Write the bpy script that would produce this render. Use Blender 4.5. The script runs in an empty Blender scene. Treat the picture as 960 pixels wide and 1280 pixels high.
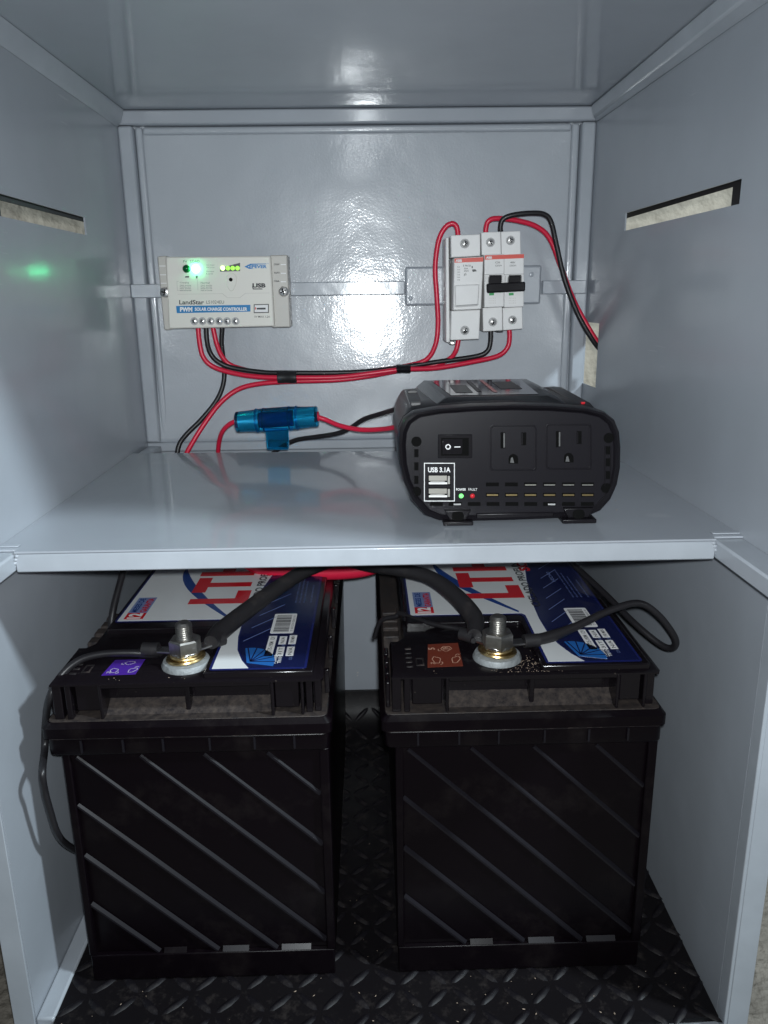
import bpy, bmesh, math, random
from mathutils import Vector, Matrix
random.seed(7)
sc = bpy.context.scene
C = sc.collection

# ------------------------------------------------------------------ camera
CAM_Z = 0.4386
FPX, PITCH, YAW, ROLL = 982.1, 0.2699, 0.0179, 0.0132      # focal length in photo pixels (960 x 1280)
fwd = Vector((math.sin(YAW)*math.cos(PITCH), math.cos(YAW)*math.cos(PITCH), -math.sin(PITCH)))
rgt = Vector((math.cos(YAW), -math.sin(YAW), 0))
dwn = fwd.cross(rgt)
cx = rgt*math.cos(ROLL) + dwn*math.sin(ROLL)
cy = -rgt*math.sin(ROLL) + dwn*math.cos(ROLL)
cam = bpy.data.cameras.new('camera'); camo = bpy.data.objects.new('camera', cam); C.objects.link(camo)
camo.matrix_world = Matrix(((cx.x, -cy.x, -fwd.x, 0), (cx.y, -cy.y, -fwd.y, 0), (cx.z, -cy.z, -fwd.z, CAM_Z), (0, 0, 0, 1)))
cam.sensor_fit = 'VERTICAL'; cam.sensor_height = 36; cam.lens = FPX/1280*36
cam.clip_start = 0.01; cam.clip_end = 50
sc.camera = camo

# ------------------------------------------------------------------ world, lights, exposure
w = bpy.data.worlds.new('World'); sc.world = w; w.use_nodes = True
bg = w.node_tree.nodes['Background']; bg.inputs[0].default_value = (0.75, 0.85, 1.0, 1); bg.inputs[1].default_value = 0.022
def lamp(name, typ, loc, power, color, size):
    l = bpy.data.lights.new(name, typ); o = bpy.data.objects.new(name, l); C.objects.link(o)
    o.location = loc; l.energy = power; l.color = color
    if typ == 'SPOT': l.shadow_soft_size = size; l.spot_size = math.radians(126); l.spot_blend = 1.0
    else:
        l.shape = 'DISK'; l.size = size
    return o
flash = lamp('phone_flash', 'SPOT', (0.004, -0.002, CAM_Z + 0.010), 10.8, (0.91, 0.97, 1.0), 0.0045)
flash.rotation_euler = camo.matrix_world.to_euler()
room = lamp('room_lamp', 'AREA', (1.27, -0.16, 1.45), 33, (0.80, 0.93, 1.0), 0.16)
room.rotation_euler = (Vector((-0.2, 0.42, 0.2)) - room.location).to_track_quat('-Z', 'Y').to_euler()
sc.view_settings.view_transform = 'Standard'; sc.view_settings.look = 'None'
sc.view_settings.exposure = 0.0; sc.view_settings.gamma = 1.0
sc.render.engine = 'CYCLES'
sc.cycles.max_bounces = 10; sc.cycles.transmission_bounces = 10; sc.cycles.sample_clamp_indirect = 12

# ------------------------------------------------------------------ measuring: a photo pixel at a known depth -> a point of the place
def at(u, v, Y=None, Z=None, X=None):
    d = cx*((u-480)/FPX) + cy*((v-640)/FPX) + fwd
    if Y is not None: t = Y/d.y
    elif Z is not None: t = (Z-CAM_Z)/d.z
    else: t = X/d.x
    return d*t + Vector((0, 0, CAM_Z))

# ------------------------------------------------------------------ materials
M = {}
def mat(name, col, rough=0.5, metal=0.0, spec=0.5, bump=None, var=None, coat=0.0, emit=None, trans=0.0, ior=1.45, dust=None, rvar=0.0, crough=0.10, scratch=0):
    m = bpy.data.materials.new(name); m.use_nodes = True; nt = m.node_tree; N = nt.nodes; L = nt.links
    p = N['Principled BSDF']
    p.inputs['Base Color'].default_value = (*col, 1); p.inputs['Roughness'].default_value = rough
    p.inputs['Metallic'].default_value = metal; p.inputs['Specular IOR Level'].default_value = spec
    p.inputs['Coat Weight'].default_value = coat; p.inputs['Coat Roughness'].default_value = crough
    p.inputs['Transmission Weight'].default_value = trans; p.inputs['IOR'].default_value = ior
    if emit: p.inputs['Emission Color'].default_value = (*emit[0], 1); p.inputs['Emission Strength'].default_value = emit[1]
    geo = N.new('ShaderNodeTexCoord')
    def noise(scale, detail=3, rough_=0.55):
        n = N.new('ShaderNodeTexNoise'); n.inputs['Scale'].default_value = scale; n.inputs['Detail'].default_value = detail
        n.inputs['Roughness'].default_value = rough_; L.new(geo.outputs['Object'], n.inputs['Vector']); return n
    colsock = None
    if var:                                   # (scale, amount): cloudy tone variation
        n = noise(var[0], 5, 0.6); mr = N.new('ShaderNodeMapRange')
        mr.inputs['From Min'].default_value = 0.3; mr.inputs['From Max'].default_value = 0.7
        mr.inputs['To Min'].default_value = 1-var[1]; mr.inputs['To Max'].default_value = 1+var[1]
        L.new(n.outputs['Fac'], mr.inputs['Value'])
        mx = N.new('ShaderNodeMix'); mx.data_type = 'RGBA'; mx.blend_type = 'MULTIPLY'; mx.inputs[0].default_value = 1
        mx.inputs[6].default_value = (*col, 1); L.new(mr.outputs[0], mx.inputs[7]); colsock = mx.outputs[2]
    if dust:                                  # (colour, scale, threshold, softness, strength): grime patches and specks
        n = noise(dust[1], 8, 0.7); mr = N.new('ShaderNodeMapRange')
        mr.inputs['From Min'].default_value = dust[2]; mr.inputs['From Max'].default_value = dust[2]+dust[3]
        mr.inputs['To Min'].default_value = 0; mr.inputs['To Max'].default_value = dust[4]
        L.new(n.outputs['Fac'], mr.inputs['Value'])
        mx = N.new('ShaderNodeMix'); mx.data_type = 'RGBA'; L.new(mr.outputs[0], mx.inputs[0])
        if colsock: L.new(colsock, mx.inputs[6])
        else: mx.inputs[6].default_value = (*col, 1)
        mx.inputs[7].default_value = (*dust[0], 1); colsock = mx.outputs[2]
        ra = N.new('ShaderNodeMapRange'); ra.inputs['To Min'].default_value = rough; ra.inputs['To Max'].default_value = max(rough, .75)
        L.new(mr.outputs[0], ra.inputs['Value']); L.new(ra.outputs[0], p.inputs['Roughness'])
    elif rvar:
        n = noise(9, 4); ra = N.new('ShaderNodeMapRange'); ra.inputs['From Min'].default_value = .35; ra.inputs['From Max'].default_value = .65
        ra.inputs['To Min'].default_value = rough-rvar; ra.inputs['To Max'].default_value = rough+rvar
        L.new(n.outputs['Fac'], ra.inputs['Value']); L.new(ra.outputs[0], p.inputs['Roughness'])
    if colsock: L.new(colsock, p.inputs['Base Color'])
    if scratch:                               # sparse fine hairline scratches
        mp = N.new('ShaderNodeMapping'); mp.inputs['Scale'].default_value = (9, 22, 420); mp.inputs['Rotation'].default_value = (.5, .3, .4)
        L.new(geo.outputs['Object'], mp.inputs['Vector'])
        n = N.new('ShaderNodeTexNoise'); n.inputs['Scale'].default_value = 1.0; n.inputs['Detail'].default_value = 1; L.new(mp.outputs[0], n.inputs['Vector'])
        n2 = noise(13, 2)
        ml = N.new('ShaderNodeMath'); ml.operation = 'MULTIPLY'; L.new(n.outputs['Fac'], ml.inputs[0]); L.new(n2.outputs['Fac'], ml.inputs[1])
        mr = N.new('ShaderNodeMapRange'); mr.inputs['From Min'].default_value = 0.435; mr.inputs['From Max'].default_value = 0.47; mr.inputs['To Max'].default_value = scratch
        L.new(ml.outputs[0], mr.inputs['Value'])
        mx = N.new('ShaderNodeMix'); mx.data_type = 'RGBA'; L.new(mr.outputs[0], mx.inputs[0])
        if colsock: L.new(colsock, mx.inputs[6])
        else: mx.inputs[6].default_value = (*col, 1)
        mx.inputs[7].default_value = (0.5, 0.52, 0.54, 1); L.new(mx.outputs[2], p.inputs['Base Color'])
    if bump:                                  # list of (scale, strength, distance)
        prev = None
        for s, st, di in bump:
            n = noise(s, 2); b = N.new('ShaderNodeBump'); b.inputs['Strength'].default_value = st; b.inputs['Distance'].default_value = di
            L.new(n.outputs['Fac'], b.inputs['Height'])
            if prev: L.new(prev.outputs[0], b.inputs['Normal'])
            prev = b
        L.new(prev.outputs[0], p.inputs['Normal'])
        if coat: L.new(prev.outputs[0], p.inputs['Coat Normal'])
    M[name] = m; return m
GREY = (0.345, 0.372, 0.412)
specks = ((0.56, 0.58, 0.60), 210, 0.735, 0.03, 0.55)
mat('paint', GREY, 0.46, spec=0.55, coat=0.5, crough=0.17, bump=[(16, 0.5, 0.0012), (420, 0.5, 0.00006)], var=(5, 0.09), dust=specks, scratch=0.35)
mat('paint_shelf', GREY, 0.44, spec=0.55, coat=0.65, crough=0.085, bump=[(14, 0.5, 0.0009), (420, 0.5, 0.00004)], var=(7, 0.08), dust=specks, scratch=0.4)
mat('paint_back', (0.39, 0.42, 0.46), 0.38, spec=0.8, coat=0.8, crough=0.12, bump=[(18, 0.7, 0.0012), (60, .5, .0002), (520, 0.8, 0.00010)], var=(6, 0.06), rvar=0.06)
mat('paint_frame', (0.37, 0.40, 0.44), 0.42, spec=0.55, coat=0.4, crough=0.15, bump=[(30, 0.5, 0.0010), (500, 0.5, 0.00005)], var=(22, 0.08), dust=((0.20, 0.21, 0.22), 90, 0.70, 0.05, 0.4))
mat('outer_grey', (0.13, 0.145, 0.155), 0.6)  # outer sheets: darker than the inner ones, mid grey left, near black right
mat('outer_dark', (0.022, 0.020, 0.022), 0.6)
mat('black_case', (0.0030, 0.0016, 0.0028), 0.32, spec=0.20, bump=[(900, 0.4, 0.00004), (40, .3, .0003)], dust=((0.05, 0.042, 0.038), 26, 0.52, 0.25, 0.16))
mat('black_rib', (0.008, 0.007, 0.010), 0.36, spec=0.4, bump=[(700, 0.4, 0.00004)])
mat('black_lid', (0.006, 0.0045, 0.006), 0.20, spec=0.5, bump=[(500, 0.4, 0.00003)], dust=((0.20, 0.17, 0.14), 420, 0.66, 0.05, 0.35))
mat('dusty_lid', (0.014, 0.012, 0.014), 0.5, spec=0.4, dust=((0.075, 0.058, 0.048), 240, 0.34, 0.38, 0.8), bump=[(1200, 0.4, 0.0002)])
mat('edge_scuff', (0.012, 0.010, 0.011), 0.5, dust=((0.13, 0.10, 0.09), 120, 0.50, 0.16, 0.6))
mat('mat_rubber', (0.006, 0.005, 0.006), 0.45, spec=0.22, bump=[(600, 0.5, 0.00008)], dust=((0.13, 0.11, 0.10), 90, 0.54, 0.22, 0.22))
mat('tread', (0.007, 0.006, 0.008), 0.46, spec=0.26, dust=((0.07, 0.06, 0.055), 120, 0.5, 0.2, 0.3))
mat('inverter_shell', (0.007, 0.006, 0.008), 0.34, spec=0.32, bump=[(1600, 0.5, 0.00005)])
mat('inverter_face', (0.009, 0.008, 0.011), 0.34, spec=0.35, bump=[(2200, 0.6, 0.00008)])
mat('gloss_black', (0.010, 0.009, 0.011), 0.2)
mat('hole', (0.003, 0.003, 0.003), 0.8, spec=0.1)
mat('cable_black', (0.014, 0.013, 0.015), 0.38, bump=[(200, 0.4, 0.0001)])
mat('cable_tape', (0.018, 0.017, 0.019), 0.48, bump=[(160, 0.5, 0.0004)], dust=((0.12, 0.10, 0.09), 60, 0.56, 0.2, 0.3))
mat('cable_red', (0.66, 0.016, 0.055), 0.32, bump=[(150, 0.4, 0.0001)])
mat('cream', (0.74, 0.72, 0.66), 0.42, bump=[(1500, 0.3, 0.00004)])
mat('flange_grey', (0.53, 0.51, 0.47), 0.4)
mat('device_white', (0.80, 0.79, 0.78), 0.38, var=(60, 0.03))
mat('device_grey', (0.42, 0.42, 0.42), 0.5)
mat('device_red', (0.72, 0.10, 0.075), 0.4)
mat('print_dark', (0.03, 0.03, 0.035), 0.5)
mat('print_grey', (0.10, 0.10, 0.10), 0.5)
mat('print_blue', (0.01, 0.20, 0.50), 0.4)
mat('band_blue', (0.0, 0.19, 0.46), 0.4)
mat('print_white', (0.80, 0.80, 0.80), 0.45)
mat('print_green', (0.04, 0.35, 0.10), 0.5)
mat('metal', (0.62, 0.61, 0.60), 0.28, metal=1, bump=[(300, .4, .0001)])
mat('metal_dull', (0.50, 0.485, 0.46), 0.38, metal=1, bump=[(250, .4, .00015)], var=(300, .15))
mat('brass', (0.60, 0.45, 0.22), 0.32, metal=1, bump=[(250, .4, .00015)])
mat('lead', (0.30, 0.32, 0.33), 0.62, metal=0.35, bump=[(350, .6, .001)], var=(200, .2))
mat('led_off', (0.0, 0.10, 0.03), 0.2, trans=0.2)
mat('led_green', (0.2, 0.9, 0.4), 0.3, emit=((0.08, 1.0, 0.38), 36))
mat('led_lime', (0.35, 0.75, 0.12), 0.3, emit=((0.42, 1.0, 0.10), 0.75))
mat('led_lime_on', (0.5, 0.9, 0.3), 0.3, emit=((0.65, 1.0, 0.35), 3.0))
mat('led_dot', (0.2, 0.8, 0.2), 0.3, emit=((0.2, 1.0, 0.25), 0.8))
mat('led_red', (0.6, 0.02, 0.03), 0.3)
mat('usb_metal', (0.75, 0.72, 0.66), 0.3, metal=0.9)
mat('label_white', (0.70, 0.72, 0.73), 0.22, var=(40, 0.02))
mat('label_navy', (0.008, 0.012, 0.060), 0.16)
mat('label_edge', (0.012, 0.018, 0.11), 0.2)
mat('label_blue', (0.012, 0.05, 0.22), 0.22)
mat('label_sky', (0.02, 0.13, 0.42), 0.22)
mat('label_red', (0.58, 0.015, 0.025), 0.22)
mat('label_pink', (0.50, 0.16, 0.22), 0.25)
mat('label_line', (0.16, 0.22, 0.42), 0.3)
mat('sticker_violet', (0.07, 0.022, 0.30), 0.3)
mat('sticker_brown', (0.17, 0.035, 0.020), 0.3)
mat('sticker_line', (0.55, 0.50, 0.62), 0.4)
mat('sticker_line_tan', (0.62, 0.36, 0.26), 0.4)
mat('clear_blue', (0.02, 0.52, 0.92), 0.04, trans=0.98, ior=1.22)
mat('fuse_metal', (0.88, 0.90, 0.90), 0.24, metal=0.9)
mat('glass_foil', (0.07, 0.055, 0.085), 0.10, spec=0.8, var=(60, .5))
mat('plaster', (0.56, 0.50, 0.41), 0.85, bump=[(40, 0.6, 0.01), (300, .4, .002)], var=(14, 0.22), dust=((0.33, 0.29, 0.25), 22, 0.55, 0.15, 0.6))
mat('concrete', (0.20, 0.18, 0.155), 0.9, bump=[(60, 0.8, 0.01), (300, .5, .003)], var=(30, 0.35))
mat('chips', (0.34, 0.26, 0.20), 0.7)

# ------------------------------------------------------------------ mesh builder
def wloc(o):
    v = Vector((0, 0, 0))
    while o is not None:
        v = v + o.location; o = o.parent
    return v
class B:
    def __init__(s): s.v = []; s.f = []
    def add(s, vs, fs):
        k = len(s.v); s.v += [Vector(p) for p in vs]; s.f += [[i+k for i in f] for f in fs]; return s
    def box(s, x0, x1, y0, y1, z0, z1):
        return s.add([(x0,y0,z0),(x1,y0,z0),(x1,y1,z0),(x0,y1,z0),(x0,y0,z1),(x1,y0,z1),(x1,y1,z1),(x0,y1,z1)],
                     [(3,2,1,0),(4,5,6,7),(0,1,5,4),(1,2,6,5),(2,3,7,6),(3,0,4,7)])
    def loft(s, rings, cap0=True, cap1=True):
        n = len(rings[0]); vs = [p for r in rings for p in r]; fs = []
        for k in range(len(rings)-1):
            for i in range(n):
                j = (i+1) % n; fs.append((k*n+i, k*n+j, (k+1)*n+j, (k+1)*n+i))
        if cap0: fs.append(tuple(reversed(range(n))))
        if cap1: fs.append(tuple(range((len(rings)-1)*n, len(rings)*n)))
        return s.add(vs, fs)
    def prism(s, poly, vec):
        vec = Vector(vec); a = [Vector(p) for p in poly]; return s.loft([a, [p+vec for p in a]])
    def cyl(s, c, ax, r, h, n=16, r2=None, rot=0):
        c = Vector(c); ax = Vector(ax).normalized(); t = Vector((1,0,0)) if abs(ax.x) < .9 else Vector((0,1,0))
        a = ax.cross(t).normalized(); b = ax.cross(a); r2 = r if r2 is None else r2
        ring = lambda rr, o: [c+ax*o+(a*math.cos(2*math.pi*i/n+rot)+b*math.sin(2*math.pi*i/n+rot))*rr for i in range(n)]
        return s.loft([ring(r, 0), ring(r2, h)])
    def lathe(s, c, ax, prof, n=24, caps=True):
        c = Vector(c); ax = Vector(ax).normalized(); t = Vector((1,0,0)) if abs(ax.x) < .9 else Vector((0,1,0))
        a = ax.cross(t).normalized(); b = ax.cross(a)
        return s.loft([[c+ax*h+(a*math.cos(2*math.pi*i/n)+b*math.sin(2*math.pi*i/n))*r for i in range(n)] for r, h in prof], caps, caps)
    def tube(s, pts, r, n=12, sub=8):
        pts = [Vector(p) for p in pts]; rr = r if isinstance(r, (list, tuple)) else [r]*len(pts)
        P = []; R = []
        e = [pts[0]*2-pts[1]] + pts + [pts[-1]*2-pts[-2]]
        for i in range(len(pts)-1):
            p0, p1, p2, p3 = e[i:i+4]
            for k in range(sub):
                t = k/sub
                P.append(0.5*((2*p1)+(p2-p0)*t+(2*p0-5*p1+4*p2-p3)*t*t+(3*p1-p0-3*p2+p3)*t**3)); R.append(rr[i]*(1-t)+rr[i+1]*t)
        P.append(pts[-1]); R.append(rr[-1])
        rings = []; nrm = None
        for i, p in enumerate(P):
            d = (P[min(i+1, len(P)-1)]-P[max(i-1, 0)]).normalized()
            if nrm is None:
                nrm = d.cross(Vector((0.3, 0.2, 1)) if abs(d.z) < .9 else Vector((1, 0, 0))).normalized()
            nrm = (nrm-d*nrm.dot(d)).normalized(); b = d.cross(nrm)
            rings.append([p+(nrm*math.cos(2*math.pi*k/n)+b*math.sin(2*math.pi*k/n))*R[i] for k in range(n)])
        return s.loft(rings)
    def build(s, name, m, parent=None, bevel=0, smooth=True, seg=2):
        off = wloc(parent) if parent else Vector((0, 0, 0))
        me = bpy.data.meshes.new(name); me.from_pydata([p-off for p in s.v], [], s.f)
        bm = bmesh.new(); bm.from_mesh(me); bmesh.ops.recalc_face_normals(bm, faces=bm.faces); bm.to_mesh(me); bm.free()
        me.materials.append(M[m] if isinstance(m, str) else m)
        o = bpy.data.objects.new(name, me); C.objects.link(o); o.parent = parent
        if smooth:
            me.polygons.foreach_set('use_smooth', [True]*len(me.polygons)); me.set_sharp_from_angle(angle=math.radians(38))
        if bevel:
            md = o.modifiers.new('bevel', 'BEVEL'); md.width = bevel; md.segments = seg; md.limit_method = 'ANGLE'; md.angle_limit = math.radians(40)
        return o
def tag(o, label, cat=None, group=None, kind=None):
    if label: o['label'] = label
    if cat: o['category'] = cat
    if group: o['group'] = group
    if kind: o['kind'] = kind
    return o
def thing(name, loc, label, cat, group=None):
    o = bpy.data.objects.new(name, None); C.objects.link(o); o.location = loc; o.empty_display_size = 0.02
    return tag(o, label, cat, group)
def rect_px(u0, v0, u1, v1, Y): return [at(u0, v1, Y), at(u1, v1, Y), at(u1, v0, Y), at(u0, v0, Y)]
def quad_px(q, Y): return [at(u, v, Y) for u, v in q]
def plate(name, m, parent, org, xd, yd, pts, th=0.0002):       # a thin flat printed or cut piece in the plane org + x*xd + y*yd
    org = Vector(org); xd = Vector(xd); yd = Vector(yd); n = xd.cross(yd).normalized()
    return B().prism([org+xd*a+yd*b for a, b in pts], n*th).build(name, m, parent, smooth=False)
def text(s, m, parent, org, xd, yd, wid, hei, th=0.00008, bold=0.0, name='lettering'):
    cu = bpy.data.curves.new('t', 'FONT'); cu.body = s; cu.size = 1; cu.offset = bold; cu.resolution_u = 3
    ob = bpy.data.objects.new('t', cu); C.objects.link(ob)
    bpy.context.view_layer.update()
    me = bpy.data.meshes.new_from_object(ob.evaluated_get(bpy.context.evaluated_depsgraph_get()))
    bpy.data.objects.remove(ob); bpy.data.curves.remove(cu)
    xs = [v.co.x for v in me.vertices]; ys = [v.co.y for v in me.vertices]
    x0, x1, y0, y1 = min(xs), max(xs), min(ys), max(ys)
    org = Vector(org); xd = Vector(xd); yd = Vector(yd); n = xd.cross(yd).normalized(); off = wloc(parent)
    for v in me.vertices:
        v.co = org + xd*((v.co.x-x0)/(x1-x0)*wid) + yd*((v.co.y-y0)/(y1-y0)*hei) + n*th - off
    me.materials.clear(); me.materials.append(M[m])
    o = bpy.data.objects.new(name, me); C.objects.link(o); o.parent = parent; return o
def text_px(s, m, parent, u0, v0, u1, v1, Y, bold=0.02):       # lettering on a face that looks at the camera side (-Y)
    a = at(u0, v1, Y); b = at(u1, v1, Y); c = at(u0, v0, Y)
    return text(s, m, parent, a, (b-a).normalized(), (c-a).normalized(), (b-a).length, (c-a).length, 0.0001, bold)
def sheet(holes, a0, a1, b0, b1, fn):                            # rectangle in (a,b) with rectangular holes -> list of quads through fn
    As = sorted({a0, a1, *[h[0] for h in holes], *[h[1] for h in holes]}); Bs = sorted({b0, b1, *[h[2] for h in holes], *[h[3] for h in holes]})
    idx = {}; vs = []; fs = []
    def vid(i, j):
        if (i, j) not in idx: idx[(i, j)] = len(vs); vs.append(fn(As[i], Bs[j]))
        return idx[(i, j)]
    for i in range(len(As)-1):
        for j in range(len(Bs)-1):
            ca, cb = (As[i]+As[i+1])/2, (Bs[j]+Bs[j+1])/2
            if any(h[0] < ca < h[1] and h[2] < cb < h[3] for h in holes): continue
            fs.append((vid(i, j), vid(i+1, j), vid(i+1, j+1), vid(i, j+1)))
    b = B(); b.add(vs, fs); return b
def solid(o, th, off=0):
    md = o.modifiers.new('thickness', 'SOLIDIFY'); md.thickness = th; md.offset = off; return o

# ------------------------------------------------------------------ the place around: ground and wall behind
g = B().box(-3, 3, -2, 1.4, -0.12, -0.045).build('ground', 'concrete'); tag(g, 'rough grey brown concrete ground outside the cabinet', kind='structure')
g = B().box(-3, 3, 1.15, 1.3, -0.045, 2.2).build('wall', 'plaster'); tag(g, 'beige plaster wall seen through the cabinet slots', kind='structure')

# ------------------------------------------------------------------ cabinet
YB, ZC, ZS = 0.752, 0.5933, 0.3061                  # back panel, ceiling, shelf top
YF = 0.330                                          # front of the upper part
cab = thing('cabinet', (0, 0.55, -0.012), 'grey enamelled sheet steel cabinet with shelf and slotted side walls', 'cabinet')
XLw = lambda y: -0.2075 - 0.0038*(y-0.40)/0.352     # upper side sheets, slightly out of parallel
XRw = lambda y: 0.2090 - 0.0069*(y-0.40)/0.352
L_slot = (0.478, 0.629, 0.4845, 0.4970); R_slot = (0.4605, 0.650, 0.4845, 0.4976); R_notch = (0.7005, 0.742, 0.3560, 0.4120)
o = sheet([L_slot], YF, YB, 0.294, ZC+0.006, lambda a, b: (XLw(a), a, b)).build('side_panel', 'paint', cab, smooth=False); solid(o, 0.0012)
tag(o, 'upper left side sheet with one long slot')
o = sheet([R_slot, R_notch], YF, YB, 0.294, ZC+0.006, lambda a, b: (XRw(a), a, b)).build('side_panel', 'paint', cab, smooth=False); solid(o, 0.0012)
tag(o, 'upper right side sheet with long slot and cable notch')
XO = 0.2290
for sgn, holes, m in ((-1, [(.5300, .7200, .4790, .4988)], 'outer_grey'), (1, [(.5120, .7350, .4790, .4996), (.7000, .7500, .3500, .4150)], 'outer_dark')):
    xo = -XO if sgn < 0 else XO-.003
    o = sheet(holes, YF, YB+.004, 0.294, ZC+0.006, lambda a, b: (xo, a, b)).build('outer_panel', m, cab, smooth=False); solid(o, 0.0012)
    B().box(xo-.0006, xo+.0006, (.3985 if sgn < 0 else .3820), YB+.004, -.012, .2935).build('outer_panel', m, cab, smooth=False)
# thin closers along the front of the double wall
for s, xi in ((-1, XLw(YF)), (1, XRw(YF))):
    xo = -XO if s < 0 else XO-.003
    B().box(min(xi, xo), max(xi, xo), YF-.0015, YF+.0005, 0.294, ZC+.006).build('edge_strip', 'paint_frame', cab)
# lower side sheets and their front posts
XLl, XRl = -0.2173, 0.2138
YL, YR = 0.3965, 0.3800
B().box(XLl-.0012, XLl, YL+.002, YB, -0.012, 0.293).build('side_panel', 'paint', cab, smooth=False)
B().box(XRl, XRl+.0012, YR+.0116, YB, -0.012, 0.293).build('side_panel', 'paint', cab, smooth=False)
B().box(-XO-.0015, XLl-.0002, YL, YL+.0018, -0.012, 0.2935).build('front_post', 'paint_frame', cab, bevel=.0004)
pp = B(); pp.box(XRl-.0008, XRl+.0014, YR, YR+.0100, -0.012, 0.2935); pp.box(XRl+.0014, XO-.001, YR, YR+.0018, -0.012, 0.2935)
pp.build('front_post', 'paint_frame', cab, bevel=.0004)
# ceiling, back
B().box(-0.231, 0.228, YF, YB+.003, ZC, ZC+.0012).build('ceiling_panel', 'paint_shelf', cab, smooth=False)
nx, nz = 80, 60
def back_pt(i, j):
    x = -0.2113+0.4134*i/nx; z = 0.304+(ZC-0.304)*j/nz
    return (x, YB - 0.0035 + 0.0022*math.sin(math.pi*j/nz) + 0.0012*math.sin(math.pi*i/nx) - .004*(.5-j/nz) - .0016*math.exp(-((z-.537)/.034)**2)*math.exp(-((x+.022)/.050)**2) - .0007*math.exp(-((z-.36)/.03)**2)*math.exp(-((x-.03)/.06)**2), z)
b = B(); vs = [back_pt(i, j) for j in range(nz+1) for i in range(nx+1)]
b.add(vs, [(j*(nx+1)+i, j*(nx+1)+i+1, (j+1)*(nx+1)+i+1, (j+1)*(nx+1)+i) for j in range(nz) for i in range(nx)])
o = b.build('back_panel', 'paint_back', cab); solid(o, 0.001, 1 if False else 0)
B().box(-0.2185, 0.2150, YB+.001, YB+.0022, -0.012, 0.30).build('back_panel', 'paint', cab, smooth=False)
B().box(-0.2110, 0.2018, YB-.012, YB+.0005, 0.5812, ZC-.0004).build('back_rail', 'paint_shelf', cab, bevel=.0015)
B().box(-0.2110, 0.2018, YB-.010, YB+.0005, 0.2965, 0.3055).build('back_rail', 'paint_frame', cab, bevel=.0015)
for x0, x1 in ((-0.2108, -0.1982), (0.1893, 0.2016)):
    B().box(x0, x1, YB-.0125, YB+.0002, 0.3060, 0.5806).build('back_post', 'paint_frame', cab, bevel=.002)
# shallow pressed border of the back panel
for x0, x1, z0, z1 in ((-0.1980, -0.1915, .3062, .5808), (0.1820, 0.1890, .3062, .5808), (-0.1913, 0.1818, 0.5745, 0.5808)):
    B().box(x0, x1, YB-.0055, YB-.0010, z0, z1).build('pressed_border', 'paint_back', cab, bevel=.0024, seg=4)
# top side rails
for xw, xi in ((XLw, -0.2035), (XRw, 0.1952)):
    y0, y1 = YF+.001, YB-.0128
    s = 1 if xi > 0 else -1
    ring = lambda y: [(xw(y)-s*.0008, y, 0.5795), (xi+s*.003, y, 0.5835), (xi, y, 0.5930), (xw(y)-s*.0008, y, 0.5930)]
    B().loft([ring(y0), ring(y1)]).build('top_rail', 'paint_frame', cab, bevel=.0012)
# shelf with rolled front lip; side bars that carry it
sh = B().prism([(-.1945, .4109, ZS-.0011), (.1910, .4109, ZS-.0011), (.1910, .4150, ZS-.0011), (XRw(.4150)-.0009, .4150, ZS-.0011), (XRw(.676)-.0009, .672, ZS-.0011), (XLw(.686)+.0009, .688, ZS-.0011), (XLw(.4150)+.0009, .4150, ZS-.0011), (-.1945, .4150, ZS-.0011)], (0, 0, .0011)).build('shelf', 'paint_shelf', cab, smooth=False)
B().prism([(-0.1945, .4150, .2938), (-0.1945, .4120, .2938), (-0.1945, .4113, .2946), (-0.1945, .4110, .3040), (-0.1945, .4116, .3045), (-0.1945, .4150, .3045)], (.3855, 0, 0)).build('lip', 'paint_frame', sh, bevel=.0003)
for s in (-1, 1):
    xi, xo = (0.1914, 0.2085) if s > 0 else (-0.1950, -0.2072)
    a, b_ = min(xi, xo), max(xi, xo)
    B().box(a, b_, YF+.001, YB-.02, .2945, .3046).build('side_bar', 'paint_frame', cab, bevel=.0012)
    # weld bead and tab at the lip's end
    wb = B()
    for k in range(5): wb.lathe((xi-s*.0015+s*k*.0008, .4112, .3035-.002*k), (0, -1, 0), [(.0002, -.001), (.0012, -.0003), (.0011, .0004), (.0003, .0011)], 8)
    wb.build('weld', 'paint_frame', cab)
    B().box(a+.001, b_-.0006, .4185, .4225, ZS+.0001, ZS+.0009).build('tab', 'paint_frame', cab, bevel=.0003)
# floor pan with turned-up flanges
B().box(-0.2180, 0.2145, .372, YB, -0.0125, -0.0060).build('floor_panel', 'paint', cab, smooth=False)
B().prism([(XLl+.0002, .397, -.0058), (XLl+.0002, YB-.02, -.0058), (XLl+.0002, YB-.02, .0012), (XLl+.0002, .397, .0012)], (.0118, 0, 0)).build('floor_flange', 'paint_frame', cab, bevel=.0015)
B().box(-0.2050, 0.2135, .372, .3795, -.0058, .0006).build('floor_flange', 'paint_frame', cab, bevel=.001)
# crossbar and mounting plate behind the devices
B().box(-0.2105, 0.0345, .7335, .7400, .4385, .4502).build('crossbar', 'paint_frame', cab, bevel=.0008)
B().box(0.1590, 0.1985, .7335, .7400, .4372, .4490).build('crossbar', 'paint_frame', cab, bevel=.0008)
B().box(0.0350, 0.1588, .7395, .7440, .4285, .4625).build('mounting_plate', 'paint_back', cab, bevel=.002)
for px, pz in ((.1495, .4545), (.0400, .4350)):
    B().lathe((px, .7396, pz), (0, -1, 0), [(.0022, 0), (.0020, .0008), (.0008, .0012)], 12).build('rivet', 'paint_frame', cab)

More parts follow.
